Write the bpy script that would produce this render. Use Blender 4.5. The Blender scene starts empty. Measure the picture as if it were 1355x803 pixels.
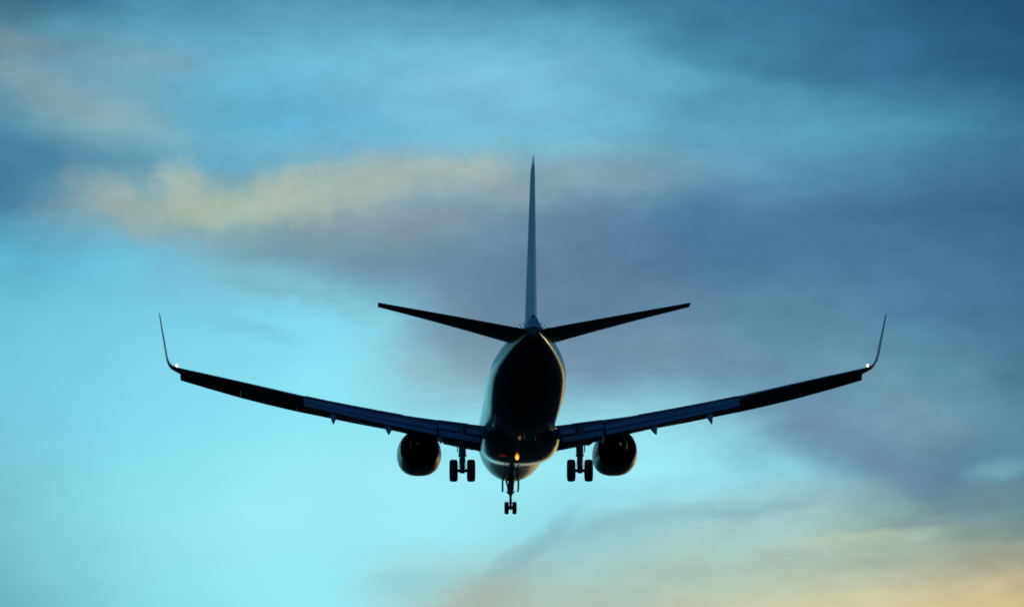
import bpy, bmesh, math, random
from mathutils import Vector, Matrix
R = math.radians
random.seed(7)
scn = bpy.context.scene
C = scn.collection

# ------------------------------------------------------------------ camera
CAM_EL = 9.8                       # the lens looks up by this many degrees
cd = bpy.data.cameras.new('camera')
cd.sensor_width = 36.0
cd.lens = 5940.0 / 1355.0 * 36.0
cd.clip_start = 0.5
cd.clip_end = 60000
cam = bpy.data.objects.new('camera', cd)
C.objects.link(cam)
CAM_POS = Vector((0, 0, 1.7))
cam.location = CAM_POS
cam.rotation_euler = (R(90 + CAM_EL), 0, 0)
scn.camera = cam

# ------------------------------------------------------------------ exposure, filter
scn.view_settings.view_transform = 'Standard'
scn.view_settings.look = 'None'
scn.view_settings.exposure = 0.0
scn.view_settings.gamma = 1.0
scn.render.engine = 'CYCLES'
scn.cycles.pixel_filter_type = 'BLACKMAN_HARRIS'
scn.cycles.filter_width = 1.7

def lin(c):
    return c / 12.92 if c <= 0.04045 else ((c + 0.055) / 1.055) ** 2.4
def srgb(h, k=1.0):
    h = h.lstrip('#')
    return tuple(lin(int(h[i:i + 2], 16) / 255.0) * k for i in (0, 2, 4)) + (1.0,)

# ------------------------------------------------------------------ sky (world)
SUN_EL, SUN_AZ = 2.5, 34.0          # low sun, ahead and to the right of the picture
w = bpy.data.worlds.new('World')
scn.world = w
w.use_nodes = True
nt = w.node_tree
for n in list(nt.nodes):
    nt.nodes.remove(n)
N, L = nt.nodes, nt.links
def node(t, **kw):
    n = N.new(t)
    for k, v in kw.items():
        setattr(n, k, v)
    return n
def setin(n, i, v):
    if hasattr(v, 'is_output'):
        L.new(v, n.inputs[i])
    else:
        n.inputs[i].default_value = v
def mth(op, a, b=0.0, c=0.0, clamp=False):
    n = node('ShaderNodeMath', operation=op, use_clamp=clamp)
    setin(n, 0, a); setin(n, 1, b); setin(n, 2, c)
    return n.outputs[0]
def mixc(f, a, b):
    n = node('ShaderNodeMix', data_type='RGBA')
    n.clamp_factor = True
    setin(n, 0, f); setin(n, 6, a); setin(n, 7, b)
    return n.outputs[2]
def maprange(v, a, b, c=0.0, d=1.0, interp='SMOOTHSTEP'):
    n = node('ShaderNodeMapRange', interpolation_type=interp)
    setin(n, 0, v); setin(n, 1, a); setin(n, 2, b); setin(n, 3, c); setin(n, 4, d)
    return n.outputs[0]

tc = node('ShaderNodeTexCoord')
sep = node('ShaderNodeSeparateXYZ')
L.new(tc.outputs['Generated'], sep.inputs[0])
# azimuth from +Y (degrees, to the right) and elevation (degrees)
az = mth('MULTIPLY', mth('ARCTAN2', sep.outputs[0], sep.outputs[1]), 180 / math.pi)
el = mth('MULTIPLY', mth('ARCSINE', sep.outputs[2]), 180 / math.pi)
comb = node('ShaderNodeCombineXYZ')
L.new(az, comb.inputs[0]); L.new(el, comb.inputs[1])
AE = comb.outputs[0]
def noise(vec, scale, detail=4, rough=0.55, sc=(1, 1, 1), rot=0.0, off=(0, 0, 0), dist=0.0):
    m = node('ShaderNodeMapping')
    setin(m, 'Vector', vec); m.inputs['Scale'].default_value = sc
    m.inputs['Rotation'].default_value = (0, 0, R(rot)); m.inputs['Location'].default_value = off
    n = node('ShaderNodeTexNoise')
    n.inputs['Scale'].default_value = scale
    n.inputs['Detail'].default_value = detail
    n.inputs['Roughness'].default_value = rough
    n.inputs['Distortion'].default_value = dist
    L.new(m.outputs[0], n.inputs['Vector'])
    return n
def vmath(op, a, b=(0, 0, 0), s=None):
    n = node('ShaderNodeVectorMath', operation=op)
    setin(n, 0, a); setin(n, 1, b)
    if s is not None:
        n.inputs['Scale'].default_value = s
    return n.outputs[0]
def warp(vec, amount, scale, detail, sc=(1, 1, 1), off=(0, 0, 0)):
    nz = noise(vec, scale, detail, 0.6, sc, 0, off)
    d = vmath('SUBTRACT', nz.outputs['Color'], (0.5, 0.5, 0.5))
    d = vmath('MULTIPLY', d, (amount[0], amount[1], 0))
    return vmath('ADD', vec, d)
AE_base = warp(warp(AE, (1.3, 0.62), 0.8, 5, (0.55, 1.0, 1.0)), (0.34, 0.20), 2.6, 7, (0.6, 1.3, 1), (2, 5, 0))
AE_soft = warp(AE, (1.6, 0.7), 0.55, 3, (0.6, 1.0, 1.0))
AE_puff = warp(warp(AE, (0.8, 0.7), 1.2, 4, (1, 1, 1), (3, 1, 0)), (0.34, 0.36), 4.0, 8)
AE_wisp = warp(AE, (2.6, 0.7), 0.7, 5, (0.45, 1.5, 1.0), (9, 4, 0))

K = 0.009646                        # degrees of sky per unit of the cloud chart below
def AEpos(cx, cy):
    return ((cx - 677.5) * K * 1.014, CAM_EL - (cy - 401.5) * K, 0)
base_lin = {'soft': AE_soft, 'puff': AE_puff, 'wisp': AE_wisp, 'base': AE_base}

# physically based clear sky: it holds to the sides, behind and overhead
sky = node('ShaderNodeTexSky', sky_type='NISHITA')
sky.sun_disc = False
sky.sun_elevation = R(SUN_EL)
sky.sun_rotation = R(SUN_AZ)
sky.air_density = 1.0
sky.dust_density = 0.6
sky.ozone_density = 3.0
nish = node('ShaderNodeMix', data_type='RGBA', blend_type='MULTIPLY')
nish.inputs[0].default_value = 1.0
L.new(sky.outputs[0], nish.inputs[6])
nish.inputs[7].default_value = (0.055, 0.15, 0.21, 1)

# dusk cloud cover ahead: colour of the air and the cloud deck in bands of elevation, each varying with azimuth
COLS = (0, 150, 300, 450, 600, 750, 900, 1050, 1200, 1355)
ROWS = [  # darker corners include lens vignetting painted into the sky colours
 (-60, '36647c 3d7a94 4788a2 4789a6 407e9e 3a7696 336c8f 2d6486 265879 1b4a68'),
 (0, '376a83 4485a0 5294ae 5497b4 4a8aaa 4484a6 3c789b 346d92 295e82 1f5273'),
 (50, '54869a 5a9db5 62a9c4 6ab4d0 6cb5d2 62abc8 4686a8 3a769a 316a90 255a7c'),
 (105, '6e98a6 70a8bc 68b1cf 70bada 7abedb 76bcd6 569dbc 417fa2 366f95 285d82'),
 (175, '4f8ca6 74a9b8 64b0ce 68b5d8 74bbd6 74bdd4 62a7c2 5aa0bd 4f94b2 3c7697'),
 (225, '427f9e 5c98b0 6ea9bc 82aebb 8fb2b8 80a8b6 6d9fb5 5b97b3 4b84a4 3c6f92'),
 (285, '4585a4 84a5ac 98aeaa 8fa6ae 7c98aa 6688a2 547fa0 4d7a9e 406f94 376688'),
 (345, '60b2d2 6cbcd8 78b0bf 6f9aaa 65879f 5f829e 557e9e 4e7c9c 4b7898 416f90'),
 (420, '6cc1da 76cbe4 7ccfe7 86d8ec 7398ac 6186a0 5f87a2 5a8aa2 4f82a0 447492'),
 (495, '74c8dd 7ed2e8 86dbee 8ee2f2 8ab8c4 7498ac 6f9caf 6590a8 5f96aa 4e7f98'),
 (560, '76c8db 82d6ea 8ae0f1 90e6f4 92dfec 90d6e2 8ed2de 6e9ab0 6f99aa 5a889b'),
 (625, '77c3d4 86dae9 94e7f2 9aeaf5 9ceaf6 9aeaf6 9ae8f4 84c2d0 6492a4 5a849a'),
 (705, '76c2ce 8adbe6 98e8f3 9aeaf4 9ae8f0 90d4dc 98cbce a6c8c4 96b0a6 728c8c'),
 (770, '70bac6 86d6de 94e6f0 98e8f0 a2cccc aacac2 b0c8ba b8c4ae c0bea2 b8ae8c'),
 (835, '66b0ba 7ccdd6 90e2ec 98e6ee b0beb0 b6bca8 c8c2a4 d8cca0 e2d194 ecd68e'),
]
sepb = node('ShaderNodeSeparateXYZ')
L.new(AE_base, sepb.inputs[0])
x0d, x1d = AEpos(0, 0)[0], AEpos(1355, 0)[0]
xf = mth('DIVIDE', mth('SUBTRACT', sepb.outputs[0], x0d), x1d - x0d)
deck = None
prev_el = None
for (py, cols) in ROWS:
    rp = node('ShaderNodeValToRGB')
    cr = rp.color_ramp
    cr.interpolation = 'CARDINAL'
    cc = cols.split()
    while len(cr.elements) < len(cc):
        cr.elements.new(0.5)
    for e, px, c in zip(cr.elements, COLS, cc):
        e.position = px / 1355.0
        e.color = srgb(c)
    L.new(xf, rp.inputs[0])
    e_ = AEpos(0, py)[1]
    if deck is None:
        deck = rp.outputs[0]
    else:
        deck = mixc(maprange(sepb.outputs[1], prev_el, e_, 0.0, 1.0, 'LINEAR'), deck, rp.outputs[0])
    prev_el = e_
near_az = maprange(mth('ABSOLUTE', az), 9.0, 55.0, 1.0, 0.0)
near_el = maprange(el, 15.0, 42.0, 1.0, 0.0)
col = mixc(mth('MULTIPLY', near_az, near_el), nish.outputs[2], deck)

def cloud(col, cx, cy, rx, ry, rot, color, a, kind='soft', inner=0.0, tex=None):
    """one bank of cloud: an oval in azimuth/elevation with a noise-torn edge"""
    m = node('ShaderNodeMapping', vector_type='TEXTURE')
    L.new(base_lin[kind], m.inputs['Vector'])
    m.inputs['Location'].default_value = AEpos(cx, cy)
    m.inputs['Rotation'].default_value = (0, 0, R(rot))
    m.inputs['Scale'].default_value = (rx * K, ry * K, 1000)
    g = node('ShaderNodeTexGradient', gradient_type='SPHERICAL')
    L.new(m.outputs[0], g.inputs[0])
    f = maprange(g.outputs['Fac'], 0.0, 1.0 - inner, 0.0, a)
    if tex is not None:
        f = mth('MULTIPLY', f, tex)
    return mixc(f, col, srgb(color))
streak2 = maprange(noise(AE, 1.5, 6, 0.62, (0.3, 1.6, 1), -14, (5, 2, 0)).outputs['Fac'], 0.33, 0.66, 0.2, 1.3)
mottle = maprange(noise(AE, 1.4, 6, 0.6, (0.7, 1.1, 1), 0, (1, 7, 0)).outputs['Fac'], 0.3, 0.7, 0.75, 1.15)

CL = [
 # cx, cy, rx, ry, rot, colour, alpha, kind, inner, texture
 (300, 215, 130, 30, 0, '#62aac8', 0.6, 'puff', 0.0, None),
 (500, 180, 200, 24, 8, '#6cb4d0', 0.5, 'puff', 0.0, None),
 (480, 330, 330, 50, -6, '#728c9e', 0.45, 'base', 0.0, None),
 (200, 300, 190, 40, -14, '#7f9ea4', 0.4, 'puff', 0.0, None),
 (135, 262, 80, 48, -38, '#9db0ae', 0.6, 'puff', 0.1, None),
 (170, 290, 90, 40, -25, '#a3b4ac', 0.5, 'puff', 0.0, None),
 (238, 250, 60, 50, -25, '#b2c0b2', 0.7, 'puff', 0.1, None),
 (270, 285, 120, 46, -5, '#aebcaa', 0.7, 'puff', 0.1, None),
 (370, 262, 90, 46, 8, '#b6c1ae', 0.75, 'puff', 0.1, None),
 (450, 255, 130, 52, 10, '#abbaae', 0.75, 'puff', 0.1, None),
 (540, 240, 120, 42, 4, '#a5b6b0', 0.7, 'puff', 0.1, None),
 (620, 222, 80, 32, -4, '#b0beb4', 0.75, 'puff', 0.0, None),
 (660, 245, 110, 36, -8, '#94a8ae', 0.6, 'puff', 0.0, None),
 (790, 238, 200, 26, -4, '#86a4ac', 0.5, 'base', 0.0, None),
 (560, 300, 220, 34, 4, '#7c92a2', 0.45, 'puff', 0.0, None),
 (70, 115, 140, 44, -42, '#8ca6ac', 0.5, 'wisp', 0.0, mottle),
 (160, 160, 160, 36, -20, '#8eaeb6', 0.55, 'base', 0.0, mottle),
 (20, 62, 90, 26, -10, '#86949a', 0.45, 'base', 0.0, None),
 (190, 85, 170, 40, -8, '#84a8b6', 0.4, 'base', 0.0, streak2),
 (50, 205, 170, 30, 0, '#457f9f', 0.5, 'soft', 0.0, None),
 (870, 112, 260, 24, -3, '#66aec6', 0.45, 'base', 0.0, None),
 (900, 186, 220, 20, -4, '#5893ae', 0.4, 'base', 0.0, streak2),
 (1050, 250, 240, 26, 4, '#5288a6', 0.4, 'base', 0.0, streak2),
 (700, 395, 300, 70, -4, '#61809a', 0.5, 'base', 0.0, None),
 (960, 330, 260, 60, -6, '#4c7596', 0.45, 'base', 0.0, mottle),
 (850, 460, 200, 50, -6, '#7894a6', 0.45, 'base', 0.0, mottle),
 (610, 440, 110, 70, -20, '#7896a8', 0.45, 'puff', 0.1, None),
 (560, 500, 50, 36, -20, '#8cb4be', 0.5, 'puff', 0.0, None),
 (335, 436, 90, 20, -8, '#70b8cd', 0.45, 'base', 0.0, None),
 (400, 395, 160, 22, -14, '#74a6b4', 0.35, 'puff', 0.0, None),
 (1180, 520, 180, 50, -25, '#7aa4b4', 0.45, 'base', 0.0, mottle),
 (1080, 580, 200, 46, -27, '#6a8ca4', 0.5, 'base', 0.1, None),
 (1190, 620, 170, 40, -30, '#64869e', 0.6, 'base', 0.1, mottle),
 (1300, 520, 120, 60, -60, '#5f93a8', 0.4, 'base', 0.0, mottle),
 (1010, 620, 80, 26, -20, '#8edbe8', 0.4, 'base', 0.0, None),
 (1325, 622, 70, 22, 6, '#78b2bc', 0.6, 'base', 0.0, None),
 (1280, 665, 160, 26, 10, '#6e8c98', 0.55, 'base', 0.0, streak2),
 (545, 775, 70, 26, 10, '#8accd4', 0.55, 'base', 0.0, None),
 (650, 785, 120, 50, 30, '#a6b2a8', 0.75, 'base', 0.1, mottle),
 (730, 740, 130, 34, 24, '#96c0c0', 0.5, 'base', 0.0, None),
 (700, 722, 120, 22, 34, '#82b0b8', 0.65, 'base', 0.0, None),
 (790, 700, 130, 20, 12, '#86b8c0', 0.55, 'base', 0.0, None),
 (915, 686, 150, 22, 9, '#88b8c0', 0.6, 'base', 0.0, None),
 (830, 770, 220, 36, 8, '#a8beb4', 0.5, 'base', 0.0, streak2),
 (960, 712, 150, 18, 9, '#a2c8c4', 0.5, 'base', 0.0, streak2),
 (1140, 710, 150, 18, 5, '#bccdb6', 0.75, 'base', 0.0, None),
 (1060, 668, 190, 20, 10, '#82aab2', 0.55, 'base', 0.0, streak2),
 (1200, 690, 160, 18, 6, '#86a0a4', 0.55, 'base', 0.0, streak2),
 (1190, 742, 230, 20, 4, '#9aaa9e', 0.6, 'base', 0.0, streak2),
 (1010, 752, 170, 18, 6, '#a0b8b0', 0.5, 'base', 0.0, streak2),
 (1300, 752, 140, 26, 2, '#93988a', 0.5, 'base', 0.0, streak2),
 (1120, 790, 200, 18, 3, '#d2cfac', 0.5, 'base', 0.0, streak2),
]
for (cx, cy, rx, ry, rot, c, a, kind, inner, tex) in CL:
    col = cloud(col, cx, cy, rx, ry, rot, c, a, kind, inner, tex)
# fine cloud texture over everything, and the haze of far air near the horizon
fine = noise(AE_wisp, 1.6, 8, 0.6, (0.5, 1.2, 1), 4).outputs['Fac']
mid = noise(AE, 1.3, 8, 0.62, (0.75, 1.25, 1), -10, (4, 8, 0)).outputs['Fac']
clr = node('ShaderNodeMapping', vector_type='TEXTURE')
L.new(AE_soft, clr.inputs['Vector'])
clr.inputs['Location'].default_value = AEpos(300, 640)
clr.inputs['Scale'].default_value = (760 * K, 400 * K, 1000)
clg = node('ShaderNodeTexGradient', gradient_type='SPHERICAL')
L.new(clr.outputs[0], clg.inputs[0])
amp = maprange(clg.outputs['Fac'], 0.0, 0.5, 0.40, 0.05)      # the open air at lower left is nearly even
both = mth('ADD', mth('MULTIPLY', mth('SUBTRACT', fine, 0.5), 0.8), mth('SUBTRACT', mid, 0.5))
tone = mth('ADD', 1.0, mth('MULTIPLY', both, amp))
mul = node('ShaderNodeVectorMath', operation='SCALE')
L.new(col, mul.inputs[0]); L.new(tone, mul.inputs['Scale'])
bg = node('ShaderNodeBackground')
L.new(mul.outputs[0], bg.inputs[0])
bg.inputs[1].default_value = 1.0
wo = node('ShaderNodeOutputWorld')
L.new(bg.outputs[0], wo.inputs[0])

# ------------------------------------------------------------------ sun
sl = bpy.data.lights.new('sun', 'SUN')
sl.energy = 0.05
sl.angle = R(5.0)
sl.color = (1.0, 0.72, 0.42)
sun = bpy.data.objects.new('sun', sl)
C.objects.link(sun)
sd = Vector((math.sin(R(SUN_AZ)) * math.cos(R(SUN_EL)), math.cos(R(SUN_AZ)) * math.cos(R(SUN_EL)), math.sin(R(SUN_EL))))
sun.rotation_euler = sd.to_track_quat('Z', 'Y').to_euler()

# ------------------------------------------------------------------ materials
def mat(name, base, rough=0.5, metal=0.0, coat=0.0, var=0.0, vscale=3.0, emit=None, spec=0.5, wave=0.0):
    m = bpy.data.materials.new(name)
    m.use_nodes = True
    t = m.node_tree
    b = t.nodes['Principled BSDF']
    b.inputs['Base Color'].default_value = tuple(base) + (1,)
    b.inputs['Roughness'].default_value = rough
    b.inputs['Metallic'].default_value = metal
    b.inputs['Coat Weight'].default_value = coat
    b.inputs['Coat Roughness'].default_value = 0.05
    b.inputs['Specular IOR Level'].default_value = spec
    if emit:
        b.inputs['Emission Color'].default_value = tuple(emit[0]) + (1,)
        b.inputs['Emission Strength'].default_value = emit[1]
    if var:
        tcn = t.nodes.new('ShaderNodeTexCoord')
        nz = t.nodes.new('ShaderNodeTexNoise')
        nz.inputs['Scale'].default_value = vscale
        nz.inputs['Detail'].default_value = 6
        mp = t.nodes.new('ShaderNodeMapRange')
        mp.inputs[1].default_value = 0.3; mp.inputs[2].default_value = 0.7
        mp.inputs[3].default_value = 1 - var; mp.inputs[4].default_value = 1 + var
        vm = t.nodes.new('ShaderNodeVectorMath'); vm.operation = 'SCALE'
        vm.inputs[0].default_value = base
        t.links.new(tcn.outputs['Object'], nz.inputs['Vector'])
        t.links.new(nz.outputs['Fac'], mp.inputs[0])
        t.links.new(mp.outputs[0], vm.inputs['Scale'])
        t.links.new(vm.outputs[0], b.inputs['Base Color'])
        mr = t.nodes.new('ShaderNodeMapRange')
        mr.inputs[3].default_value = max(rough - 0.08, 0.05); mr.inputs[4].default_value = rough + 0.06
        t.links.new(nz.outputs['Fac'], mr.inputs[0])
        t.links.new(mr.outputs[0], b.inputs['Roughness'])
        if wave:
            nb = t.nodes.new('ShaderNodeTexNoise'); nb.inputs['Scale'].default_value = 1.8; nb.inputs['Detail'].default_value = 3
            t.links.new(tcn.outputs['Object'], nb.inputs['Vector'])
            bp = t.nodes.new('ShaderNodeBump'); bp.inputs['Strength'].default_value = 0.5; bp.inputs['Distance'].default_value = wave
            t.links.new(nb.outputs['Fac'], bp.inputs['Height'])
            t.links.new(bp.outputs[0], b.inputs['Normal'])
    return m

M = {}
M['navy'] = mat('navy_paint', (0.006, 0.012, 0.045), 0.16, 0, 0.3, 0.15, wave=0.025)
M['rudder'] = mat('rudder_teal_paint', (0.17, 0.60, 0.78), 0.5, 0, 0.0, 0.10, spec=0.25)
M['fin'] = mat('fin_blue_white_paint', (0.34, 0.54, 0.66), 0.5, 0, 0.0, 0.10, spec=0.25)
M['white'] = mat('white_paint', (0.50, 0.56, 0.62), 0.45, 0, 0.0, 0.06)
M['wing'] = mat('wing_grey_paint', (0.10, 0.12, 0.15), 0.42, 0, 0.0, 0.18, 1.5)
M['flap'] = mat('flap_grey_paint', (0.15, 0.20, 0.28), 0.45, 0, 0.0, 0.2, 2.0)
M['dark'] = mat('dark_cavity', (0.012, 0.012, 0.014), 0.6)
M['metal'] = mat('bare_metal', (0.30, 0.30, 0.32), 0.35, 1.0, 0, 0.1)
M['hot'] = mat('heat_stained_metal', (0.16, 0.12, 0.09), 0.42, 1.0, 0, 0.35, 5)
M['gear'] = mat('gear_grey_paint', (0.10, 0.10, 0.11), 0.45, 0.2)
M['rubber'] = mat('tyre_rubber', (0.015, 0.015, 0.016), 0.85)
M['amber'] = mat('amber_reflection_glow', (0.9, 0.6, 0.2), 0.2, 0, 0, 0, 1, ((1.0, 0.50, 0.12), 1.4))  # emission stands in for gold light reflected on the belly
M['redglow'] = mat('red_reflection_glow', (0.5, 0.03, 0.02), 0.2, 0, 0, 0, 1, ((1.0, 0.10, 0.03), 0.07))  # weak emission in place of a red reflection on the belly
M['navlight'] = mat('white_position_lamp', (0.9, 0.9, 0.9), 0.2, 0, 0, 0, 1, ((1.0, 0.74, 0.52), 3.0))
M['grass'] = mat('dusk_grass', (0.030, 0.036, 0.020), 0.95, 0, 0, 0.4, 0.02, spec=0.1)

def cowl_material():
    m = mat('cowl_paint', (0.5, 0.5, 0.5), 0.3, 0, 0.2)
    t = m.node_tree
    b = t.nodes['Principled BSDF']
    tcn = t.nodes.new('ShaderNodeTexCoord')
    sp = t.nodes.new('ShaderNodeSeparateXYZ')
    mp = t.nodes.new('ShaderNodeMapRange')
    mp.inputs[1].default_value = -1.83; mp.inputs[2].default_value = -1.80
    mx = t.nodes.new('ShaderNodeMix'); mx.data_type = 'RGBA'
    mx.inputs[6].default_value = (0.006, 0.010, 0.030, 1)
    mx.inputs[7].default_value = (0.30, 0.34, 0.38, 1)
    t.links.new(tcn.outputs['Object'], sp.inputs[0])
    t.links.new(sp.outputs[2], mp.inputs[0])
    t.links.new(mp.outputs[0], mx.inputs[0])
    t.links.new(mx.outputs[2], b.inputs['Base Color'])
    return m
M['cowl'] = cowl_material()

# fuselage paint: white above, yellow line, navy belly; boundary height follows the body
def fuselage_material():
    m = bpy.data.materials.new('fuselage_livery')
    m.use_nodes = True
    t = m.node_tree
    b = t.nodes['Principled BSDF']
    def nd(ty, **k):
        n = t.nodes.new(ty)
        for a, v in k.items():
            setattr(n, a, v)
        return n
    def mt(op, a, bb=0.0, c=0.0):
        n = nd('ShaderNodeMath', operation=op)
        for i, v in enumerate((a, bb, c)):
            if hasattr(v, 'is_output'):
                t.links.new(v, n.inputs[i])
            else:
                n.inputs[i].default_value = v
        return n.outputs[0]
    def mr(v, a, bb, c=0.0, d=1.0):
        n = nd('ShaderNodeMapRange')
        t.links.new(v, n.inputs[0])
        for i, q in enumerate((a, bb, c, d)):
            n.inputs[i + 1].default_value = q
        return n.outputs[0]
    def mx(f, a, bb):
        n = nd('ShaderNodeMix', data_type='RGBA')
        t.links.new(f, n.inputs[0])
        for i, v in ((6, a), (7, bb)):
            if hasattr(v, 'is_output'):
                t.links.new(v, n.inputs[i])
            else:
                n.inputs[i].default_value = v
        return n.outputs[2]
    tcn = nd('ShaderNodeTexCoord')
    sp = nd('ShaderNodeSeparateXYZ')
    t.links.new(tcn.outputs['Object'], sp.inputs[0])
    s = mt('SUBTRACT', 20.0, sp.outputs[1])
    z = sp.outputs[2]
    fc = nd('ShaderNodeFloatCurve')
    cv = fc.mapping.curves[0]
    pts = [(0, -1.0), (3, -1.55), (8, -1.62), (16, -1.5), (22, -1.35), (25, -1.2), (28, -.82), (30, -.40), (32, .03), (34, .46), (36, .82), (37.6, 1.12), (37.9, 1.5), (38.2, 1.9)]
    while len(cv.points) < len(pts):
        cv.points.new(0.5, 0.5)
    for p, (a, zz) in zip(cv.points, pts):
        p.location = (a / 40.0, (zz + 2) / 4.0)
    fc.mapping.update()
    t.links.new(mt('DIVIDE', s, 40.0), fc.inputs['Value'])
    zb = mt('SUBTRACT', mt('MULTIPLY', fc.outputs[0], 4.0), 2.0)
    dz = mt('SUBTRACT', z, zb)
    nz = nd('ShaderNodeTexNoise'); nz.inputs['Scale'].default_value = 2.2; nz.inputs['Detail'].default_value = 7
    t.links.new(tcn.outputs['Object'], nz.inputs['Vector'])
    dirt = mr(nz.outputs['Fac'], .3, .7, .86, 1.05)
    navy = (0.005, 0.010, 0.040, 1); yellow = (0.72, 0.50, 0.05, 1); white = (0.62, 0.66, 0.68, 1)
    c = mx(mr(dz, -.01, .01), navy, yellow)
    c = mx(mr(dz, .22, .24), c, white)
    # cabin windows
    fr = mt('ABSOLUTE', mt('SUBTRACT', mt('FRACT', mt('DIVIDE', s, .508)), .5))
    wx = mr(fr, .20, .24, 1, 0)
    wz = mr(mt('ABSOLUTE', mt('SUBTRACT', z, .42)), .17, .19, 1, 0)
    ws = mt('MULTIPLY', mr(s, 6.2, 6.25), mr(s, 33.0, 33.05, 1, 0))
    wm = mt('MULTIPLY', mt('MULTIPLY', wx, wz), ws)
    c = mx(wm, c, (0.02, 0.02, 0.025, 1))
    # door seams
    def seam(s0, s1, z0, z1):
        inb = mt('MULTIPLY', mt('MULTIPLY', mr(s, s0, s0 + .005), mr(s, s1, s1 + .005, 1, 0)), mt('MULTIPLY', mr(z, z0, z0 + .005), mr(z, z1, z1 + .005, 1, 0)))
        ins = mt('MULTIPLY', mt('MULTIPLY', mr(s, s0 + .03, s0 + .035), mr(s, s1 - .03, s1 - .025, 1, 0)), mt('MULTIPLY', mr(z, z0 + .03, z0 + .035), mr(z, z1 - .03, z1 - .025, 1, 0)))
        return mt('SUBTRACT', inb, ins)
    sm = mt('MAXIMUM', seam(4.9, 5.76, -.75, 1.1), seam(32.3, 33.06, -.5, 1.2))
    c = mx(sm, c, (0.05, 0.05, 0.06, 1))
    # frame and lap seams of the skin
    ring = mr(mt('ABSOLUTE', mt('SUBTRACT', mt('FRACT', mt('DIVIDE', s, 2.54)), .5)), .494, .497)
    lap = mr(mt('ABSOLUTE', mt('SUBTRACT', mt('FRACT', mt('DIVIDE', mt('ADD', z, 5.0), .93)), .5)), .488, .493)
    c = mx(mt('MULTIPLY', mt('MAXIMUM', ring, lap), .45), c, (0.03, 0.035, 0.045, 1))
    nb = nd('ShaderNodeTexNoise'); nb.inputs['Scale'].default_value = 1.6; nb.inputs['Detail'].default_value = 3
    t.links.new(tcn.outputs['Object'], nb.inputs['Vector'])
    bp = nd('ShaderNodeBump'); bp.inputs['Strength'].default_value = 0.5; bp.inputs['Distance'].default_value = 0.02
    t.links.new(nb.outputs['Fac'], bp.inputs['Height'])
    t.links.new(bp.outputs[0], b.inputs['Normal'])
    vm = nd('ShaderNodeVectorMath', operation='SCALE')
    t.links.new(c, vm.inputs[0]); t.links.new(dirt, vm.inputs['Scale'])
    t.links.new(vm.outputs[0], b.inputs['Base Color'])
    t.links.new(mr(nz.outputs['Fac'], .2, .8, .12, .22), b.inputs['Roughness'])
    b.inputs['Coat Weight'].default_value = 0.1
    b.inputs['Coat Roughness'].default_value = 0.04
    return m
M['fuselage'] = fuselage_material()

# ------------------------------------------------------------------ mesh helpers
def A(s, y, z):
    """station aft of the nose, metres right, metres up -> local coordinates"""
    return Vector((y, 20.0 - s, z))

def obj(name, bm, material, parent=None, smooth=True, sharp=35):
    bmesh.ops.recalc_face_normals(bm, faces=bm.faces)
    me = bpy.data.meshes.new(name)
    bm.to_mesh(me)
    bm.free()
    for m in (material if isinstance(material, (list, tuple)) else [material]):
        me.materials.append(m)
    if smooth:
        me.polygons.foreach_set('use_smooth', [True] * len(me.polygons))
        try:
            me.set_sharp_from_angle(angle=R(sharp))
        except Exception:
            pass
    o = bpy.data.objects.new(name, me)
    C.objects.link(o)
    if parent:
        o.parent = parent
    return o

def loft(bm, rings, closed=True, cap0=True, cap1=True, mi=0):
    vs = [[bm.verts.new(p) for p in r] for r in rings]
    n = len(vs[0])
    for a, b in zip(vs[:-1], vs[1:]):
        for i in range(n if closed else n - 1):
            j = (i + 1) % n
            f = bm.faces.new((a[i], a[j], b[j], b[i])); f.material_index = mi
    if cap0:
        f = bm.faces.new(vs[0]); f.material_index = mi
    if cap1:
        f = bm.faces.new(vs[-1][::-1]); f.material_index = mi
    return vs

def box(bm, c, size, rot=None, mi=0, bevel=0.0):
    m = Matrix.Translation(c) @ (rot.to_4x4() if rot else Matrix.Identity(4)) @ Matrix.Diagonal((*size, 1))
    r = bmesh.ops.create_cube(bm, size=1, matrix=m)
    fs = set(f for v in r['verts'] for f in v.link_faces)
    for f in fs:
        f.material_index = mi
    if bevel:
        es = list(set(e for v in r['verts'] for e in v.link_edges))
        bmesh.ops.bevel(bm, geom=es, offset=bevel, segments=2, affect='EDGES')

def tube(bm, a, b, r0, r1=None, n=14, mi=0):
    a, b = Vector(a), Vector(b)
    r1 = r0 if r1 is None else r1
    q = (b - a).to_track_quat('Z', 'Y')
    rings = []
    for p, r in ((a, r0), (b, r1)):
        rings.append([p + q @ Vector((r * math.cos(2 * math.pi * i / n), r * math.sin(2 * math.pi * i / n), 0)) for i in range(n)])
    loft(bm, rings, mi=mi)

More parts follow.
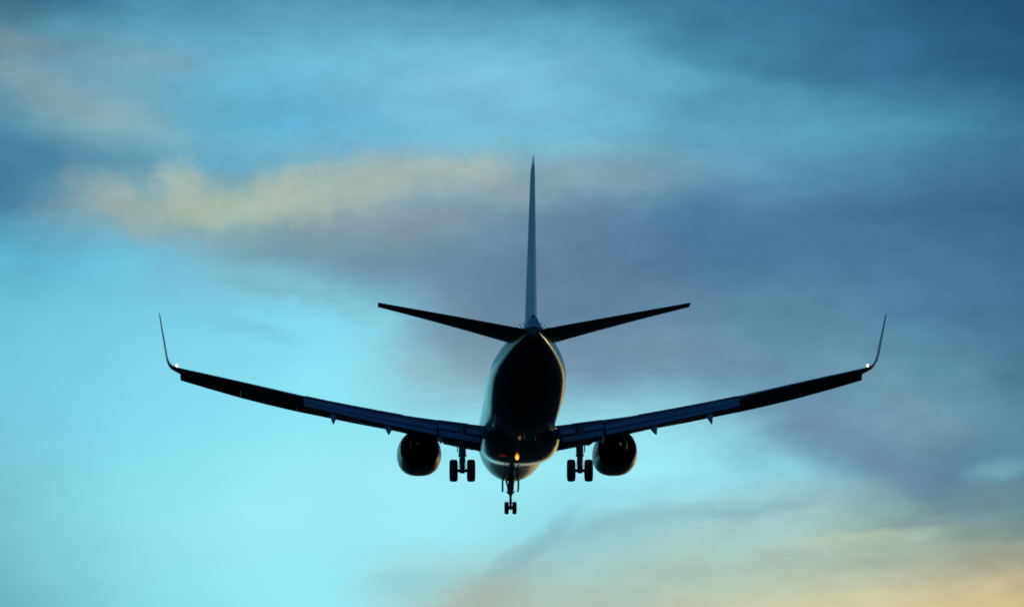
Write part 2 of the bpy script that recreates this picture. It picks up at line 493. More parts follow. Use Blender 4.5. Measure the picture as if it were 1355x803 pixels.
def interp(tab, x):
    """smooth (monotone) interpolation through rows (x, a, b, ...)"""
    n = len(tab)
    if x <= tab[0][0]:
        return tab[0][1:]
    if x >= tab[-1][0]:
        return tab[-1][1:]
    k = max(i for i in range(n) if tab[i][0] <= x)
    k = min(k, n - 2)
    x0, x1 = tab[k][0], tab[k + 1][0]
    h = x1 - x0
    t = (x - x0) / h
    out = []
    for c in range(1, len(tab[0])):
        def d(i):
            if i == 0:
                return (tab[1][c] - tab[0][c]) / (tab[1][0] - tab[0][0])
            if i == n - 1:
                return (tab[-1][c] - tab[-2][c]) / (tab[-1][0] - tab[-2][0])
            a = (tab[i][c] - tab[i - 1][c]) / (tab[i][0] - tab[i - 1][0])
            b = (tab[i + 1][c] - tab[i][c]) / (tab[i + 1][0] - tab[i][0])
            return 0 if a * b <= 0 else 2 * a * b / (a + b)
        m0, m1 = d(k), d(k + 1)
        y0, y1 = tab[k][c], tab[k + 1][c]
        out.append((2 * t**3 - 3 * t**2 + 1) * y0 + (t**3 - 2 * t**2 + t) * h * m0 + (-2 * t**3 + 3 * t**2) * y1 + (t**3 - t**2) * h * m1)
    return out

def lininterp(tab, x):
    if x <= tab[0][0]:
        return list(tab[0][1:])
    for a, b in zip(tab[:-1], tab[1:]):
        if x <= b[0]:
            t = (x - a[0]) / max(b[0] - a[0], 1e-9)
            return [p + (q - p) * t for p, q in zip(a[1:], b[1:])]
    return list(tab[-1][1:])

# ------------------------------------------------------------------ ground
def build_ground():
    bm = bmesh.new()
    n = 48
    rad = [0, 30, 80, 200, 500, 1200, 3000, 8000, 20000, 40000]
    prev = None
    c0 = bm.verts.new((0, 0, 0))
    for r in rad[1:]:
        ring = [bm.verts.new((r * math.cos(2 * math.pi * i / n), r * math.sin(2 * math.pi * i / n), 0)) for i in range(n)]
        for i in range(n):
            j = (i + 1) % n
            if prev is None:
                bm.faces.new((c0, ring[i], ring[j]))
            else:
                bm.faces.new((prev[i], ring[i], ring[j], prev[j]))
        prev = ring
    g = obj('ground', bm, M['grass'], None, False)
    g['kind'] = 'structure'
build_ground()

# ------------------------------------------------------------------ the airliner
root = bpy.data.objects.new('airliner', None)
C.objects.link(root)
root['label'] = 'twin-engined passenger jet flying away with landing gear, flaps and slats lowered'
root['category'] = 'airliner'
pose = (Matrix.Translation(CAM_POS) @ Matrix.Rotation(R(CAM_EL), 4, 'X')
        @ Matrix.Translation((0.455, 223.73, -5.091))
        @ Matrix.Rotation(-0.14571, 4, 'X') @ Matrix.Rotation(0.030156, 4, 'Z') @ Matrix.Rotation(-0.00398, 4, 'Y'))
root.matrix_world = pose

# -- fuselage
FUS = [  # s, ztop, zbot, halfwidth, z of widest point
 (0.0, -.72, -.78, .03, -.75), (.12, -.47, -1.03, .30, -.75), (.45, -.18, -1.33, .62, -.72), (1.0, .12, -1.58, .95, -.66),
 (1.8, .52, -1.80, 1.27, -.55), (2.5, 1.10, -1.93, 1.48, -.40), (3.3, 1.55, -2.02, 1.66, -.25), (4.4, 1.78, -2.08, 1.79, -.1),
 (6.2, 1.88, -2.11, 1.88, 0), (24.5, 1.88, -2.11, 1.88, 0), (26.5, 1.88, -2.02, 1.88, .02), (28.5, 1.88, -1.75, 1.86, .08),
 (30.5, 1.88, -1.36, 1.79, .18), (32.5, 1.87, -.86, 1.60, .34), (34.5, 1.83, -.30, 1.26, .58), (36.0, 1.76, .15, .92, .82), (37.2, 1.66, .50, .60, 1.0),
 (37.9, 1.56, .74, .38, 1.12), (38.25, 1.48, .90, .26, 1.17)]
def fus_ring(s, n=72):
    zt, zb, hw, zw = interp(FUS, s)
    out = []
    for i in range(n):
        a = 2 * math.pi * i / n
        x, z = math.cos(a), math.sin(a)
        out.append(A(s, hw * x, zw + z * ((zt - zw) if z > 0 else (zw - zb))))
    return out
bm = bmesh.new()
ss = [0, .04, .12, .25, .45, .7, 1.0, 1.4, 1.8, 2.1, 2.5, 2.9, 3.3, 3.8, 4.4, 5.2, 6.2] + [6.2 + (24.5 - 6.2) * i / 12 for i in range(1, 13)] + [24.5 + .45 * i for i in range(1, 31)] + [38.15, 38.25]
loft(bm, [fus_ring(s) for s in ss])
fus = obj('fuselage', bm, M['fuselage'], root, sharp=50)
# exhaust of the auxiliary power unit
bm = bmesh.new()
def disc_ring(s, r, zc=1.19, yy=0.0, n=24):
    return [A(s, yy + r * math.cos(2 * math.pi * i / n), zc + r * math.sin(2 * math.pi * i / n)) for i in range(n)]
loft(bm, [disc_ring(38.1, .24), disc_ring(38.42, .21), disc_ring(38.42, .17), disc_ring(38.0, .15)])
obj('tail_exhaust', bm, M['dark'], root)
# cockpit glass
bm = bmesh.new()
for sgn in (-1, 1):
    for (a0, a1) in ((3, 28), (32, 52)):
        rows = []
        for s in (1.95, 2.25, 2.6):
            zt, zb, hw, zw = interp(FUS, s)
            rows.append([A(s - .01, sgn * (hw + .006) * math.sin(R(a0 + (a1 - a0) * k / 4)), zw + (zt - zw + .006) * math.cos(R(a0 + (a1 - a0) * k / 4))) for k in range(5)])
        loft(bm, rows, closed=False, cap0=False, cap1=False)
obj('cockpit_windows', bm, M['dark'], root)

# -- belly fairing between the wings
bm = bmesh.new()
FAIR = [(11.2, .4, -1.7, -2.12), (12.2, 1.3, -1.5, -2.18), (13.5, 1.80, -1.35, -2.30), (15.5, 1.98, -1.25, -2.46), (17.5, 2.02, -1.2, -2.55), (19.5, 2.00, -1.2, -2.50), (21.3, 1.9, -1.25, -2.34), (23.0, 1.45, -1.4, -2.14), (24.2, .5, -1.7, -2.06)]
rings = []
for i in range(27):
    s = 11.2 + (24.2 - 11.2) * i / 26
    hw, zt, zb = interp(FAIR, s)
    r = []
    for k in range(33):
        a = math.pi * k / 32
        x, z = math.cos(a), math.sin(a)
        e = 0.78
        r.append(A(s, hw * math.copysign(abs(x) ** e, x), zt + (zb - zt) * abs(z) ** e))
    for k in range(1, 12):
        r.append(A(s, -hw + 2 * hw * k / 12, zt))
    rings.append(r)
loft(bm, rings)
obj('belly_fairing', bm, M['navy'], root, sharp=60)

# -- wings
WLE = [(0, 12.2), (1.9, 13.1), (3.6, 14.25), (5.6, 15.55), (16.9, 21.40)]
WTE = [(0, 20.75), (5.6, 21.0), (16.9, 23.10)]
WZ = [(0, -1.50), (2, -1.27), (5.6, -.75), (6.65, -.58), (10.1, .03), (13.7, .79), (16.9, 1.45)]
WTC = [(0, .145), (5.6, .125), (16.9, .105)]
def wchord(y):
    a = lininterp(WLE, y)[0]; b = lininterp(WTE, y)[0]
    return a, b - a
def thick(x):
    return 5 * (0.2969 * math.sqrt(max(x, 0)) - .126 * x - .3516 * x**2 + .2843 * x**3 - .1015 * x**4) / 1.0
def camber(x, m=.018):
    return m * 4 * x * (1 - x) + 0.012 * math.sin(math.pi * x) * x
def af(x, tc, up):
    t = thick(x) * tc
    return camber(x) + (t if up else -t)
def twist(y):
    return R(1.6 - 3.4 * y / 17.0)
def wp(y, xc, zc, side):
    """chordwise fraction, height fraction -> point of the wing at span y"""
    le, c = wchord(y)
    z0 = interp(WZ, y)[0]
    tw = twist(y)
    dx, dz = (xc - .4) * c, zc * c
    return A(le + .4 * c + dx * math.cos(tw) + dz * math.sin(tw), side * y, z0 - dx * math.sin(tw) + dz * math.cos(tw))
def wing_ring(y, side, x0=0.0, x1=1.0, n=22):
    tc = lininterp(WTC, y)[0]
    xs = [x0 + (x1 - x0) * (1 - math.cos(math.pi * i / n)) / 2 for i in range(n + 1)]
    return [wp(y, x, af(x, tc, True), side) for x in xs[::-1]] + [wp(y, x, af(x, tc, False), side) for x in xs[1:]]

def build_wing(side):
    FLAP_X, AIL_X = .72, .77
    bm = bmesh.new()
    st = [(1.2, FLAP_X), (1.95, FLAP_X), (2.8, FLAP_X), (3.6, FLAP_X), (4.6, FLAP_X), (5.6, FLAP_X), (7, FLAP_X), (8.5, FLAP_X), (10, FLAP_X), (10.85, FLAP_X), (10.86, 1.0), (11.2, 1.0),
          (11.21, AIL_X), (13, AIL_X), (15.0, AIL_X), (15.01, 1.0), (15.9, 1.0), (16.9, 1.0)]
    rings = [wing_ring(y, side, 0, x) for y, x in st]
    # blended tip and winglet: the section turns up along an arc
    def wl_ring(py, pz, cant, le, c, tc, n=22):
        nrm = Vector((-math.sin(cant) * side, 0, math.cos(cant)))     # section thickness direction
        out = []
        xs = [(1 - math.cos(math.pi * i / n)) / 2 for i in range(n + 1)]
        for x in xs[::-1]:
            out.append(A(le + x * c, side * py, pz) + nrm * (af(x, tc, True) * c))
        for x in xs[1:]:
            out.append(A(le + x * c, side * py, pz) + nrm * (af(x, tc, False) * c))
        return out
    W = [(17.15, 1.545, 22, 21.6, 1.58, .10), (17.32, 1.63, 40, 21.78, 1.48, .095), (17.44, 1.76, 60, 21.98, 1.38, .085), (17.51, 1.93, 76, 22.2, 1.27, .075)]
    for (py, pz, ca, le, c, tc) in W:
        rings.append(wl_ring(py, pz, R(ca), le, c, tc))
    loft(bm, rings)
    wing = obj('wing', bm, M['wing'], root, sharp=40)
    # winglet blade
    bm = bmesh.new()
    W2 = [(17.512, 1.935, 77, 22.2, 1.27, .075), (17.56, 2.20, 80, 22.5, 1.15, .08), (17.65, 2.8, 82, 23.0, .95, .09), (17.76, 3.5, 82, 23.65, .72, .10), (17.80, 3.85, 83, 24.05, .56, .11), (17.82, 3.98, 84, 24.28, .40, .11)]
    loft(bm, [wl_ring(py, pz, R(ca), le, c, tc) for (py, pz, ca, le, c, tc) in W2])
    obj('winglet', bm, M['white'], root, sharp=40)
    # spoilers: thin plates lying on the upper skin ahead of the flaps
    for (ya, yb) in ((2.6, 4.1), (5.9, 7.1), (7.15, 8.4), (8.45, 9.6), (9.65, 10.7)):
        bm = bmesh.new()
        rr = []
        for y in (ya, (ya + yb) / 2, yb):
            tc = lininterp(WTC, y)[0]
            le, c = wchord(y)
            h = .022 / c
            up = [wp(y, x, af(x, tc, True) + h, side) for x in (.60, .66, .725)]
            lo = [wp(y, x, af(x, tc, True) + .003 / c, side) for x in (.725, .66, .60)]
            rr.append(up + lo)
        loft(bm, rr)
        obj('spoiler', bm, M['flap'], wing, sharp=30)
    # aileron
    bm = bmesh.new()
    rr = []
    for y in (11.24, 12.5, 13.7, 14.97):
        tc = lininterp(WTC, y)[0]
        xs = [.782, .83, .89, .95, 1.0]
        drop = 0.0
        rr.append([wp(y, x, af(x, tc, True) - drop * (x - .78) / .22, side) for x in xs[::-1]] + [wp(y, x, af(x, tc, False) - drop * (x - .78) / .22, side) for x in xs])
    loft(bm, rr)
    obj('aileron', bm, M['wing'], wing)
    # flaps: two elements, lowered
    def element(ya, yb, xa, za, ch, ang, tcx, name, par, mt):
        bm = bmesh.new()
        rr = []
        n = 12
        for y in (ya, (ya + yb) / 2, yb):
            le, c = wchord(y)
            st_ = wp(y, xa(y, c), za(y, c) / c, side)
            s0, z0 = 20 - st_.y, st_.z
            cc = ch(y, c)
            t0 = R(ang)
            xs = [(1 - math.cos(math.pi * i / n)) / 2 for i in range(n + 1)]
            def pt(x, up):
                th = thick(x) * tcx
                zc = .06 * 4 * x * (1 - x) + (th if up else -th)
                dx, dz = x * cc, zc * cc
                return A(s0 + dx * math.cos(t0) + dz * math.sin(t0), side * y, z0 - dx * math.sin(t0) + dz * math.cos(t0))
            rr.append([pt(x, True) for x in xs[::-1]] + [pt(x, False) for x in xs[1:]])
        loft(bm, rr)
        return obj(name, bm, mt, par)
    for (ya, yb, k) in ((2.02, 4.12, 0), (4.2, 10.8, 1)):
        # main element tucked beneath the spoilers
        f1 = (lambda y, c: .70), (lambda y, c: .022 * c), (lambda y, c: .09 * c + .25)
        if k == 0:
            f1 = (lambda y, c: .705), (lambda y, c: .028 * c), (lambda y, c: .50 + .055 * c)
        fl = element(ya, yb, f1[0], f1[1], f1[2], 24 if k else 20, .13, 'flap', wing, M['flap'])
        # aft element
        def xa2(y, c, f1=f1): return f1[0](y, c) + (f1[2](y, c) * .93) / c
        if k:
            element(ya + .02, yb - .02, xa2, (lambda y, c, f1=f1: .022 * c - f1[2](y, c) * .47), (lambda y, c: .02 * c + .25), 38, .11, 'aft_flap', wing, M['flap'])
        else:
            element(ya + .02, yb - .02, xa2, (lambda y, c, f1=f1: .028 * c - f1[2](y, c) * .42), (lambda y, c: .52), 40, .11, 'aft_flap', wing, M['flap'])
    # slats
    for (ya, yb) in ((5.86, 8.497), (8.5, 11.217), (11.22, 13.957), (13.96, 16.9)):
        bm = bmesh.new()
        rr = []
        for y in (ya, (ya + yb) / 2, yb):
            tc = lininterp(WTC, y)[0]
            le, c = wchord(y)
            tt_ = (y - 5.8) / 11
            xm = .125 + .07 * tt_
            fwd, an = .075, R(22 + 14 * tt_)
            dn = lininterp([(5.8, -.012), (6.6, -.008), (10.1, .026), (13.7, .105), (16.9, .15)], y)[0]
            n = 8
            prof = [(x, af(x, tc, True)) for x in [xm * (1 - math.cos(math.pi / 2 * i / n)) for i in range(n, -1, -1)]]
            prof += [(x, af(x, tc, False)) for x in [.02, .05, .075]]
            prof += [(.066, af(.066, tc, False) + .012), (.03, -.002), (.06, .028)]
            prof += [(xm * .7, af(xm * .7, tc, True) - .012)]
            r = []
            for (x, zc) in prof:
                px, pz = x - .10, zc
                qx = px * math.cos(an) + pz * math.sin(an)
                qz = px * math.sin(an) + pz * math.cos(an)
                r.append(wp(y, qx + .10 - fwd, qz - dn + .02, side))
            rr.append(r)
        loft(bm, rr)
        obj('slat', bm, M['wing'], wing, sharp=40)
    # leading-edge flaps hinged beneath the inner wing
    for (ya, yb) in ((2.25, 2.998), (3.0, 3.80)):
        bm = bmesh.new()
        rr = []
        for y in (ya, yb):
            le, c = wchord(y)
            h = wp(y, .035, -.012, side)
            s0, z0 = 20 - h.y, h.z
            a = R(27)
            r = []
            for (d, tt) in ((0, .02), (.2, .045), (.34, .05), (.42, 0), (.34, -.03), (.2, -.02), (0, -.02)):
                r.append(A(s0 - d * math.cos(a) - tt * math.sin(a), side * y, z0 - d * math.sin(a) + tt * math.cos(a)))
            rr.append(r)
        loft(bm, rr)
        obj('leading_edge_flap', bm, M['wing'], wing)
    # flap track fairings: a slim canoe under the wing whose tail half tips down with the flap
    for (y, L1, tips, tipz) in ((6.6, 1.9, 22.15, -1.70), (9.33, 1.6, 22.45, -1.22), (4.02, 1.5, 21.6, -2.1)):
        bm = bmesh.new()
        le, c = wchord(y)
        p0 = wp(y, .50, -.05, side)
        p1 = wp(y, .74, -.085 if y > 4.5 else -.08, side)
        s0, z0, s1, z1 = 20 - p0.y, p0.z, 20 - p1.y, p1.z
        rr = []
        prof = [(0, .02, .03), (.2, .10, .10), (.55, .15, .16), (1.0, .16, .19)]
        for (t, hw, hh) in prof:
            s_, z_ = s0 + (s1 - s0) * t, z0 + (z1 - z0) * t
            rr.append([A(s_, side * y + hw * math.cos(2 * math.pi * k / 16), z_ + hh * math.sin(2 * math.pi * k / 16)) for k in range(16)])
        slim = 1.0 if y > 5 else .6
        for t in (.2, .45, .7, .88, 1.0):
            s_, z_ = s1 + (tips - s1) * t, z1 + (tipz - z1) * t
            hw, hh = slim * (.19 * (1 - t) ** .8 + .008), slim * (.21 * (1 - t) ** .8 + .02)
            rr.append([A(s_, side * y + hw * math.cos(2 * math.pi * k / 16), z_ + hh * math.sin(2 * math.pi * k / 16)) for k in range(16)])
        loft(bm, rr)
        obj('flap_track_fairing', bm, M['flap'], wing)
    # rear-facing position lamp at the wing tip
    bm = bmesh.new()
    bmesh.ops.create_uvsphere(bm, u_segments=16, v_segments=10, radius=.06, matrix=Matrix.Translation(A(23.15, side * 17.0, 1.60)) @ Matrix.Diagonal((1, 1.2, 1.25, 1)))
    obj('navigation_light', bm, M['navlight'], wing)
    return wing
for side in (-1, 1):
    build_wing(side)

# -- tail
def slab(sections, vertical=False):
    """sections: (span, le, chord, offset, t/c)"""
    n = 18
    xs = [(1 - math.cos(math.pi * i / n)) / 2 for i in range(n + 1)]
    rr = []
    for (sp_, le, c, off, tc, x0, x1) in sections:
        r = []
        for x in xs[::-1]:
            xx = x0 + (x1 - x0) * x
            t = thick(xx) * tc * c
            r.append(A(le + xx * c, off + t, sp_) if vertical else A(le + xx * c, sp_, off + t))
        for x in xs[1:]:
            xx = x0 + (x1 - x0) * x
            t = -thick(xx) * tc * c
            r.append(A(le + xx * c, off + t, sp_) if vertical else A(le + xx * c, sp_, off + t))
        rr.append(r)
    bm = bmesh.new()
    loft(bm, rr)
    return bm
def fin_sec(z):
    le = lininterp([(1.2, 31.9), (1.9, 32.3), (8.7, 37.15), (9.1, 37.6)], z)[0]
    te = lininterp([(1.2, 38.35), (9.1, 39.35)], z)[0]
    tc = lininterp([(1.2, .105), (1.9, .09), (9.1, .092)], z)[0]
    return le, te - le, tc
secs = []
for z in (1.4, 1.9, 2.6, 4, 5.5, 7, 8.3, 8.75):
    le, c, tc = fin_sec(z); secs.append((z, le, c, 0, tc, 0, .70))
fin = obj('vertical_fin', slab(secs, True), M['fin'], root)
# rounded fin tip cap
secs = []
for z, k in ((8.752, 1), (8.95, .92), (9.12, .72), (9.22, .42), (9.26, .15)):
    le, c, tc = fin_sec(z); secs.append((z, le + (1 - k) * .5, c - (1 - k) * .5, 0, tc * k, 0, 1))
obj('fin_tip', slab(secs, True), M['navy'], root)
secs = []
for z in (1.95, 4, 6.5, 8.74):
    le, c, tc = fin_sec(z); secs.append((z, le, c, 0, tc * 1.0, .706, 1))
obj('rudder', slab(secs, True), M['rudder'], fin)
# dorsal fillet
bm = bmesh.new()
rr = []
for (s, hw, zt) in ((28.6, .01, 1.87), (30.0, .08, 2.02), (31.4, .14, 2.3), (32.8, .18, 2.75), (34.0, .18, 3.1)):
    rr.append([A(s, -hw, 1.6), A(s, -hw * .8, 1.6 + (zt - 1.6) * .6), A(s, 0, zt), A(s, hw * .8, 1.6 + (zt - 1.6) * .6), A(s, hw, 1.6)])
loft(bm, rr)
obj('dorsal_fin', bm, M['fin'], root)
# flare where the fin meets the tail cone
bm = bmesh.new()
rr = []
for (s, hw, zt) in ((34.6, .26, 2.4), (36.4, .33, 2.15), (37.6, .27, 1.95), (38.30, .17, 1.75)):
    rr.append([A(s, -hw * 1.7, 1.35), A(s, -hw, 1.72), A(s, -hw * .55, zt), A(s, hw * .55, zt), A(s, hw, 1.72), A(s, hw * 1.7, 1.35)])
loft(bm, rr)
obj('fin_root_fairing', bm, M['fin'], root)

def build_stab(side):
    def trim(bm):                  # trimmed leading edge down
        for v in bm.verts:
            d = v.co.y - (20 - 38.6)
            v.co.z -= math.tan(R(2.8 * (1 - min(1, abs(v.co.x) / 7.0)))) * d
        return bm
    def sec(y, x0, x1):
        le = 34.25 + (37.98 - 34.25) * (y - .3) / 6.85
        te = 38.35 + (39.28 - 38.35) * (y - .3) / 6.85
        z = 1.26 + (2.36 - 1.26) * (y - .3) / 6.85
        tc = .105 - .015 * (y - .3) / 6.85
        return (side * y, le, te - le, z, tc, x0, x1)
    secs = [sec(y, 0, .70) for y in (.3, 1.5, 3, 5, 6.7)] + [sec(6.71, 0, 1), sec(7.0, 0, 1), sec(7.15, 0.06, 1)]
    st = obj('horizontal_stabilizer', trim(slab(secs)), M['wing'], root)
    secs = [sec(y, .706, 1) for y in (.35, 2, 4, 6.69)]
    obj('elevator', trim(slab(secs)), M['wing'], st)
for side in (-1, 1):
    build_stab(side)

# small blades in a row on the shoulders ahead of the fin
vg = None
for side in (-1, 1):
    for k in range(4):
        s = 36.2 + .12 * k
        a = R(24 + 11 * k)
        zt, zb, hw, zw = interp(FUS, s)
        p = A(s, side * hw * math.sin(a), zw + (zt - zw) * math.cos(a))
        nrm = Vector((side * math.sin(a), 0, math.cos(a)))
        tan = Vector((0, 1, 0))
        wdt = nrm.cross(tan)
        bm = bmesh.new()
        pts = []
        for (d, h) in ((-.16, -.02), (.12, -.02), (-.02, .2), (-.16, .2)):
            for q in (-.018, .018):
                pts.append(p + tan * d + nrm * h + wdt * q)
        V = [bm.verts.new(q) for q in pts]
        for f in ((0, 2, 4, 6), (7, 5, 3, 1), (0, 1, 3, 2), (2, 3, 5, 4), (4, 5, 7, 6), (6, 7, 1, 0)):
            bm.faces.new([V[i] for i in f])
        obj('vortex_generator', bm, M['navy'], root, False)

# -- engines
def build_engine(side):
    YE = side * 5.02
    n = 48
    def ring(s, r, zc, flat=1.0, wide=1.0):
        out = []
        for i in range(n):
            a = 2 * math.pi * i / n
            x, z = math.cos(a), math.sin(a)
            zz = z * (flat if z < 0 else 1.0)
            xx = x * wide
            if z < 0 and flat < 1:
                xx = math.copysign(abs(x) ** .80, x) * wide
                zz = -abs(z) ** .86 * flat
            out.append(A(s, YE + r * xx, zc + r * zz))
        return out
    zc = -1.62
    bm = bmesh.new()
    outer = [(11.55, .90, -1.66, .94, 1.0), (11.48, .97, -1.66, .93, 1.01), (11.6, 1.05, -1.65, .92, 1.02), (12.0, 1.10, -1.64, .92, 1.01), (12.9, 1.13, -1.62, .92, 1.01), (13.9, 1.11, -1.62, .93, 1.0),
             (14.7, 1.05, -1.62, .96, 1.0), (15.45, .975, -1.62, .98, 1)]
    inner = [(15.455, .945, -1.62, .98, 1), (14.6, .97, -1.6, .98, 1), (13.6, .96, -1.6, 1, 1)]
    loft(bm, [ring(*o) for o in outer + inner], cap0=False, cap1=False)
    # inlet duct
    loft(bm, [ring(11.55, .90, -1.66, .94, 1.0), ring(12.3, .80, -1.63, 1, 1), ring(12.8, .79, -1.62, 1, 1)], cap0=False, cap1=False)
    cowl = obj('engine_cowl', bm, M['cowl'], root, sharp=50)
    bm = bmesh.new()
    loft(bm, [ring(12.75, .79, -1.62, 1, 1), ring(12.8, .2, -1.62, 1, 1)], cap0=False, cap1=True)
    loft(bm, [ring(13.7, .97, -1.6, 1, 1), ring(13.72, .5, -1.6, 1, 1)], cap0=False, cap1=False)
    obj('fan', bm, M['dark'], cowl)
    bm = bmesh.new()
    loft(bm, [ring(13.6, .70, -1.6), ring(14.6, .70, -1.58), ring(15.5, .60, -1.56), ring(16.35, .44, -1.55), ring(16.36, .42, -1.55), ring(15.7, .43, -1.55)], cap0=False, cap1=True)
    obj('core_nozzle', bm, M['hot'], cowl)
    bm = bmesh.new()
    loft(bm, [ring(15.7, .27, -1.55), ring(16.3, .25, -1.55), ring(16.8, .14, -1.55), ring(17.05, .03, -1.55)])
    obj('exhaust_cone', bm, M['hot'], cowl)
    # pylon
    bm = bmesh.new()
    rr = []
    for (s, hw, zt, zb) in ((12.3, .03, -.50, -.62), (13.2, .17, -.36, -.75), (14.6, .24, -.40, -.95), (15.6, .25, -.55, -1.12), (16.6, .24, -.62, -1.15), (17.8, .18, -.70, -1.05), (19.0, .05, -.72, -.86)):
        rr.append([A(s, YE - hw, zt), A(s, YE - hw, zb + .06), A(s, YE - hw * .5, zb), A(s, YE + hw * .5, zb), A(s, YE + hw, zb + .06), A(s, YE + hw, zt)])
    loft(bm, rr)
    obj('engine_pylon', bm, M['wing'], root, sharp=40)
    # strake on the inboard shoulder of the cowl
    bm = bmesh.new()
    a = R(48)
    d = Vector((-side * math.sin(a), 0, math.cos(a)))
    t = Vector((math.cos(a) * side, 0, math.sin(a)))
    q = [(12.5, 1.10), (13.9, 1.08), (13.9, 1.38), (13.2, 1.34)]
    V = []
    for (s, r) in q:
        for e in (-.012, .012):
            V.append(bm.verts.new(A(s, YE, -1.61) + d * r + t * e))
    for f in ((0, 2, 4, 6), (7, 5, 3, 1), (0, 1, 3, 2), (2, 3, 5, 4), (4, 5, 7, 6), (6, 7, 1, 0)):
        bm.faces.new([V[i] for i in f])
    obj('strake', bm, M['white'], cowl, False)
for side in (-1, 1):
    build_engine(side)

# -- landing gear
def wheel_bm(c, r, wd, out):
    """tyre + rim around the lateral axis; out = side of the hub face"""
    bm = bmesh.new()
    n = 36
    def rg(x, rr):
        return [c + Vector((x, rr * math.cos(2 * math.pi * i / n), rr * math.sin(2 * math.pi * i / n))) for i in range(n)]
    h = wd / 2
    prof = [(-h * .78, r * .52), (-h * .95, r * .62), (-h, r * .78), (-h * .93, r * .90), (-h * .72, r * .975), (-h * .35, r), (-h * .12, r), (-h * .10, r * .985), (-h * .06, r * .985), (-h * .04, r), (h * .04, r), (h * .06, r * .985), (h * .10, r * .985), (h * .12, r), (h * .35, r), (h * .72, r * .975), (h * .93, r * .90), (h, r * .78), (h * .95, r * .62), (h * .78, r * .52)]
    loft(bm, [rg(x, q) for x, q in prof], cap0=False, cap1=False, mi=0)
    for sg in (-1, 1):
        loft(bm, [rg(sg * h * .78, r * .52), rg(sg * h * .60, r * .48), rg(sg * h * .45, r * .30), rg(sg * h * .72, r * .16), rg(sg * h * .75, r * .02)], cap0=False, cap1=True, mi=1)
    return bm
def build_main_gear(side):
    Y = side * 2.93
    zax = -3.20
    s0 = 19.6
    bm = bmesh.new()
    tube(bm, A(s0 - .1, Y - side * .02, -.95), A(s0, Y, -2.45), .20, .18)       # outer cylinder
    tube(bm, A(s0, Y, -2.38), A(s0, Y, -2.50), .20, .20)
    tube(bm, A(s0 - .02, Y, -1.55), A(s0 - .02, Y, -1.85), .20, .22)
    tube(bm, A(s0, Y, -2.45), A(s0, Y, zax - .05), .12, .12)                     # piston
    tube(bm, A(s0, Y, zax + .11), A(s0, Y, zax - .13), .13, .12)
    tube(bm, A(s0, Y - .42, zax), A(s0, Y + .42, zax), .085)                      # axle
    gear = obj('main_landing_gear', bm, M['gear'], root)
    bm = bmesh.new()                                                             # torque links
    for sg in (-1, 1):
        tube(bm, A(s0 + .12, Y + sg * .11, -2.42), A(s0 + .42, Y + sg * .04, -2.78), .035, .03)
        tube(bm, A(s0 + .42, Y + sg * .04, -2.78), A(s0 + .12, Y + sg * .11, -3.10), .03, .035)
    obj('torque_link', bm, M['gear'], gear)
    bm = bmesh.new()                                                             # brace up into the wing root bay
    tube(bm, A(s0 - .05, Y, -2.0), A(s0 - .2, Y - side * .75, -1.55), .055)
    tube(bm, A(s0 - .2, Y - side * .75, -1.55), A(s0 - .3, Y - side * 1.1, -1.5), .06)
    obj('side_brace', bm, M['gear'], gear)
    bm = bmesh.new()                                                             # actuator towards the engine side
    tube(bm, A(s0 + .05, Y + side * .05, -1.72), A(s0 + .0, Y + side * .42, -1.92), .05)
    tube(bm, A(s0 + .0, Y + side * .42, -1.92), A(s0 - .1, Y + side * .80, -1.60), .055)
    obj('actuator', bm, M['gear'], gear)
    bm = bmesh.new()                                                             # door carried on the outboard face of the leg
    box(bm, A(s0, Y + side * .255, -1.85), (.035, .62, .85), Matrix.Rotation(side * R(3), 3, 'Y'), bevel=.01)
    obj('gear_door', bm, M['gear'], gear, sharp=30)
    for sg in (-1, 1):
        obj('wheel', wheel_bm(A(s0, Y + sg * .435, zax), .555, .41, sg), [M['rubber'], M['metal']], gear, sharp=50)
    bm = bmesh.new()
    tube(bm, A(s0 + .1, Y + .12, -2.5), A(s0 + .1, Y + .16, -3.05), .02)
    tube(bm, A(s0 + .1, Y - .12, -2.5), A(s0 + .1, Y - .16, -3.05), .02)
    obj('brake_hose', bm, M['dark'], gear)
for side in (-1, 1):
    build_main_gear(side)

# nose gear
s0, Y, zax = 4.0, -.065, -3.50
bm = bmesh.new()
tube(bm, A(s0 + .1, Y, -1.9), A(s0, Y, -2.78), .13, .12)
tube(bm, A(s0, Y, -2.62), A(s0, Y, -2.76), .16)
tube(bm, A(s0, Y, -2.7), A(s0, Y, zax - .02), .065)
tube(bm, A(s0, Y - .2, zax), A(s0, Y + .2, zax), .06)
tube(bm, A(s0, Y, zax + .12), A(s0, Y, zax - .09), .085)
ng = obj('nose_landing_gear', bm, M['gear'], root)
bm = bmesh.new()
for sg in (-1, 1):
    tube(bm, A(s0 + .08, Y + sg * .07, -2.76), A(s0 + .28, Y + sg * .03, -3.0), .025)
    tube(bm, A(s0 + .28, Y + sg * .03, -3.0), A(s0 + .08, Y + sg * .06, -3.28), .025)
obj('torque_link', bm, M['gear'], ng)
bm = bmesh.new()
tube(bm, A(s0 + .0, Y - .1, -2.55), A(s0 - .9, Y - .2, -1.95), .05)
tube(bm, A(s0 + .0, Y + .1, -2.55), A(s0 - .9, Y + .2, -1.95), .05)
box(bm, A(s0, Y, -2.42), (.36, .3, .34), bevel=.04)
box(bm, A(s0, Y, -2.64), (.46, .22, .07), bevel=.02)
obj('drag_brace', bm, M['gear'], ng, sharp=40)
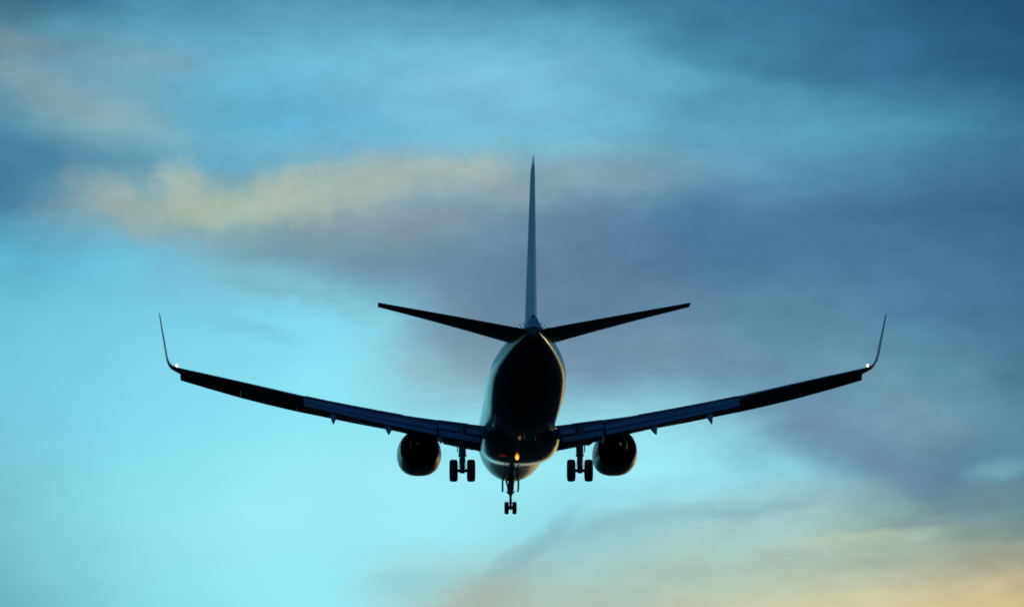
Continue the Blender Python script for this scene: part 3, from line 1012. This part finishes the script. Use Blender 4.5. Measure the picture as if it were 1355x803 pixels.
for sg in (-1, 1):
    obj('wheel', wheel_bm(A(s0, Y + sg * .21, zax), .335, .225, sg), [M['rubber'], M['metal']], ng, sharp=50)
    bm = bmesh.new()
    rr = []
    for (z, o, l) in ((-1.98, 0, 1.3), (-2.25, .0, 1.25), (-2.46, .0, 1.1), (-2.56, -.01, .8)):
        yy = Y + sg * (.42 + o)
        rr.append([A(3.1, yy - .045, z), A(3.1, yy + .045, z), A(3.1 + l, yy + .045, z), A(3.1 + l, yy - .045, z)])
    loft(bm, rr)
    obj('gear_door', bm, M['navy'], ng, sharp=30)

# -- antennas, masts and added glows for reflections under the belly
def blade(name, s, y, z, h, c, mt, tw=.03):
    bm = bmesh.new()
    rr = []
    for (k, cc, off) in ((0, c, 0), (.6, c * .75, .12 * c), (1, c * .5, .3 * c)):
        r = []
        for i in range(12):
            a = 2 * math.pi * i / 12
            r.append(A(s + off + cc / 2 * math.cos(a), y + tw * math.sin(a) * (1 - .4 * k), z - h * k + .02))
        rr.append(r)
    loft(bm, rr)
    return obj(name, bm, mt, root)
blade('blade_antenna', 25.6, -.04, -2.06, .30, .38, M['white'], .035)
blade('blade_antenna', 9.5, -.02, -2.11, .30, .38, M['white'], .035)
blade('drain_mast', 24.0, .55, -2.02, .22, .22, M['metal'], .03)
blade('drain_mast', 12.0, .28, -2.11, .25, .22, M['metal'], .03)
blade('drain_mast', 19.0, .92, -2.34, .20, .25, M['dark'], .085)
def glow_blob(name, s, y, z, r, mt, sz=(1, 1, .8)):  # added glowing ellipsoid, put where the belly reflects light
    bm = bmesh.new()
    bmesh.ops.create_uvsphere(bm, u_segments=16, v_segments=10, radius=r, matrix=Matrix.Translation(A(s, y, z)) @ Matrix.Diagonal((*sz, 1)))
    return obj(name, bm, mt, root)
glow_blob('amber_reflection', 19.6, -.20, -2.52, .11, M['amber'], (.9, 1.6, 1.4))  # gold reflection on the belly, made as an added glowing blob
glow_blob('red_reflection', 19.4, -.85, -2.40, .13, M['redglow'], (1.9, 1.2, .7))  # faint red belly reflection, imitated by an added glowing shape

# static wicks trailing from wing tips, stabilizers and fin
def wick(p, l=.28):
    bm = bmesh.new()
    tube(bm, p, p + Vector((0, -l, -.02)), .012, .006, 6)
    obj('static_wick', bm, M['dark'], root)
for side in (-1, 1):
    for y in (15.3, 15.9, 16.5):
        wick(wp(y, .995, 0, side))
    for y in (5.6, 6.3, 6.95):
        k = (y - .3) / 6.85
        wick(A(38.35 + .93 * k - .02, side * y, 1.26 + 1.10 * k))
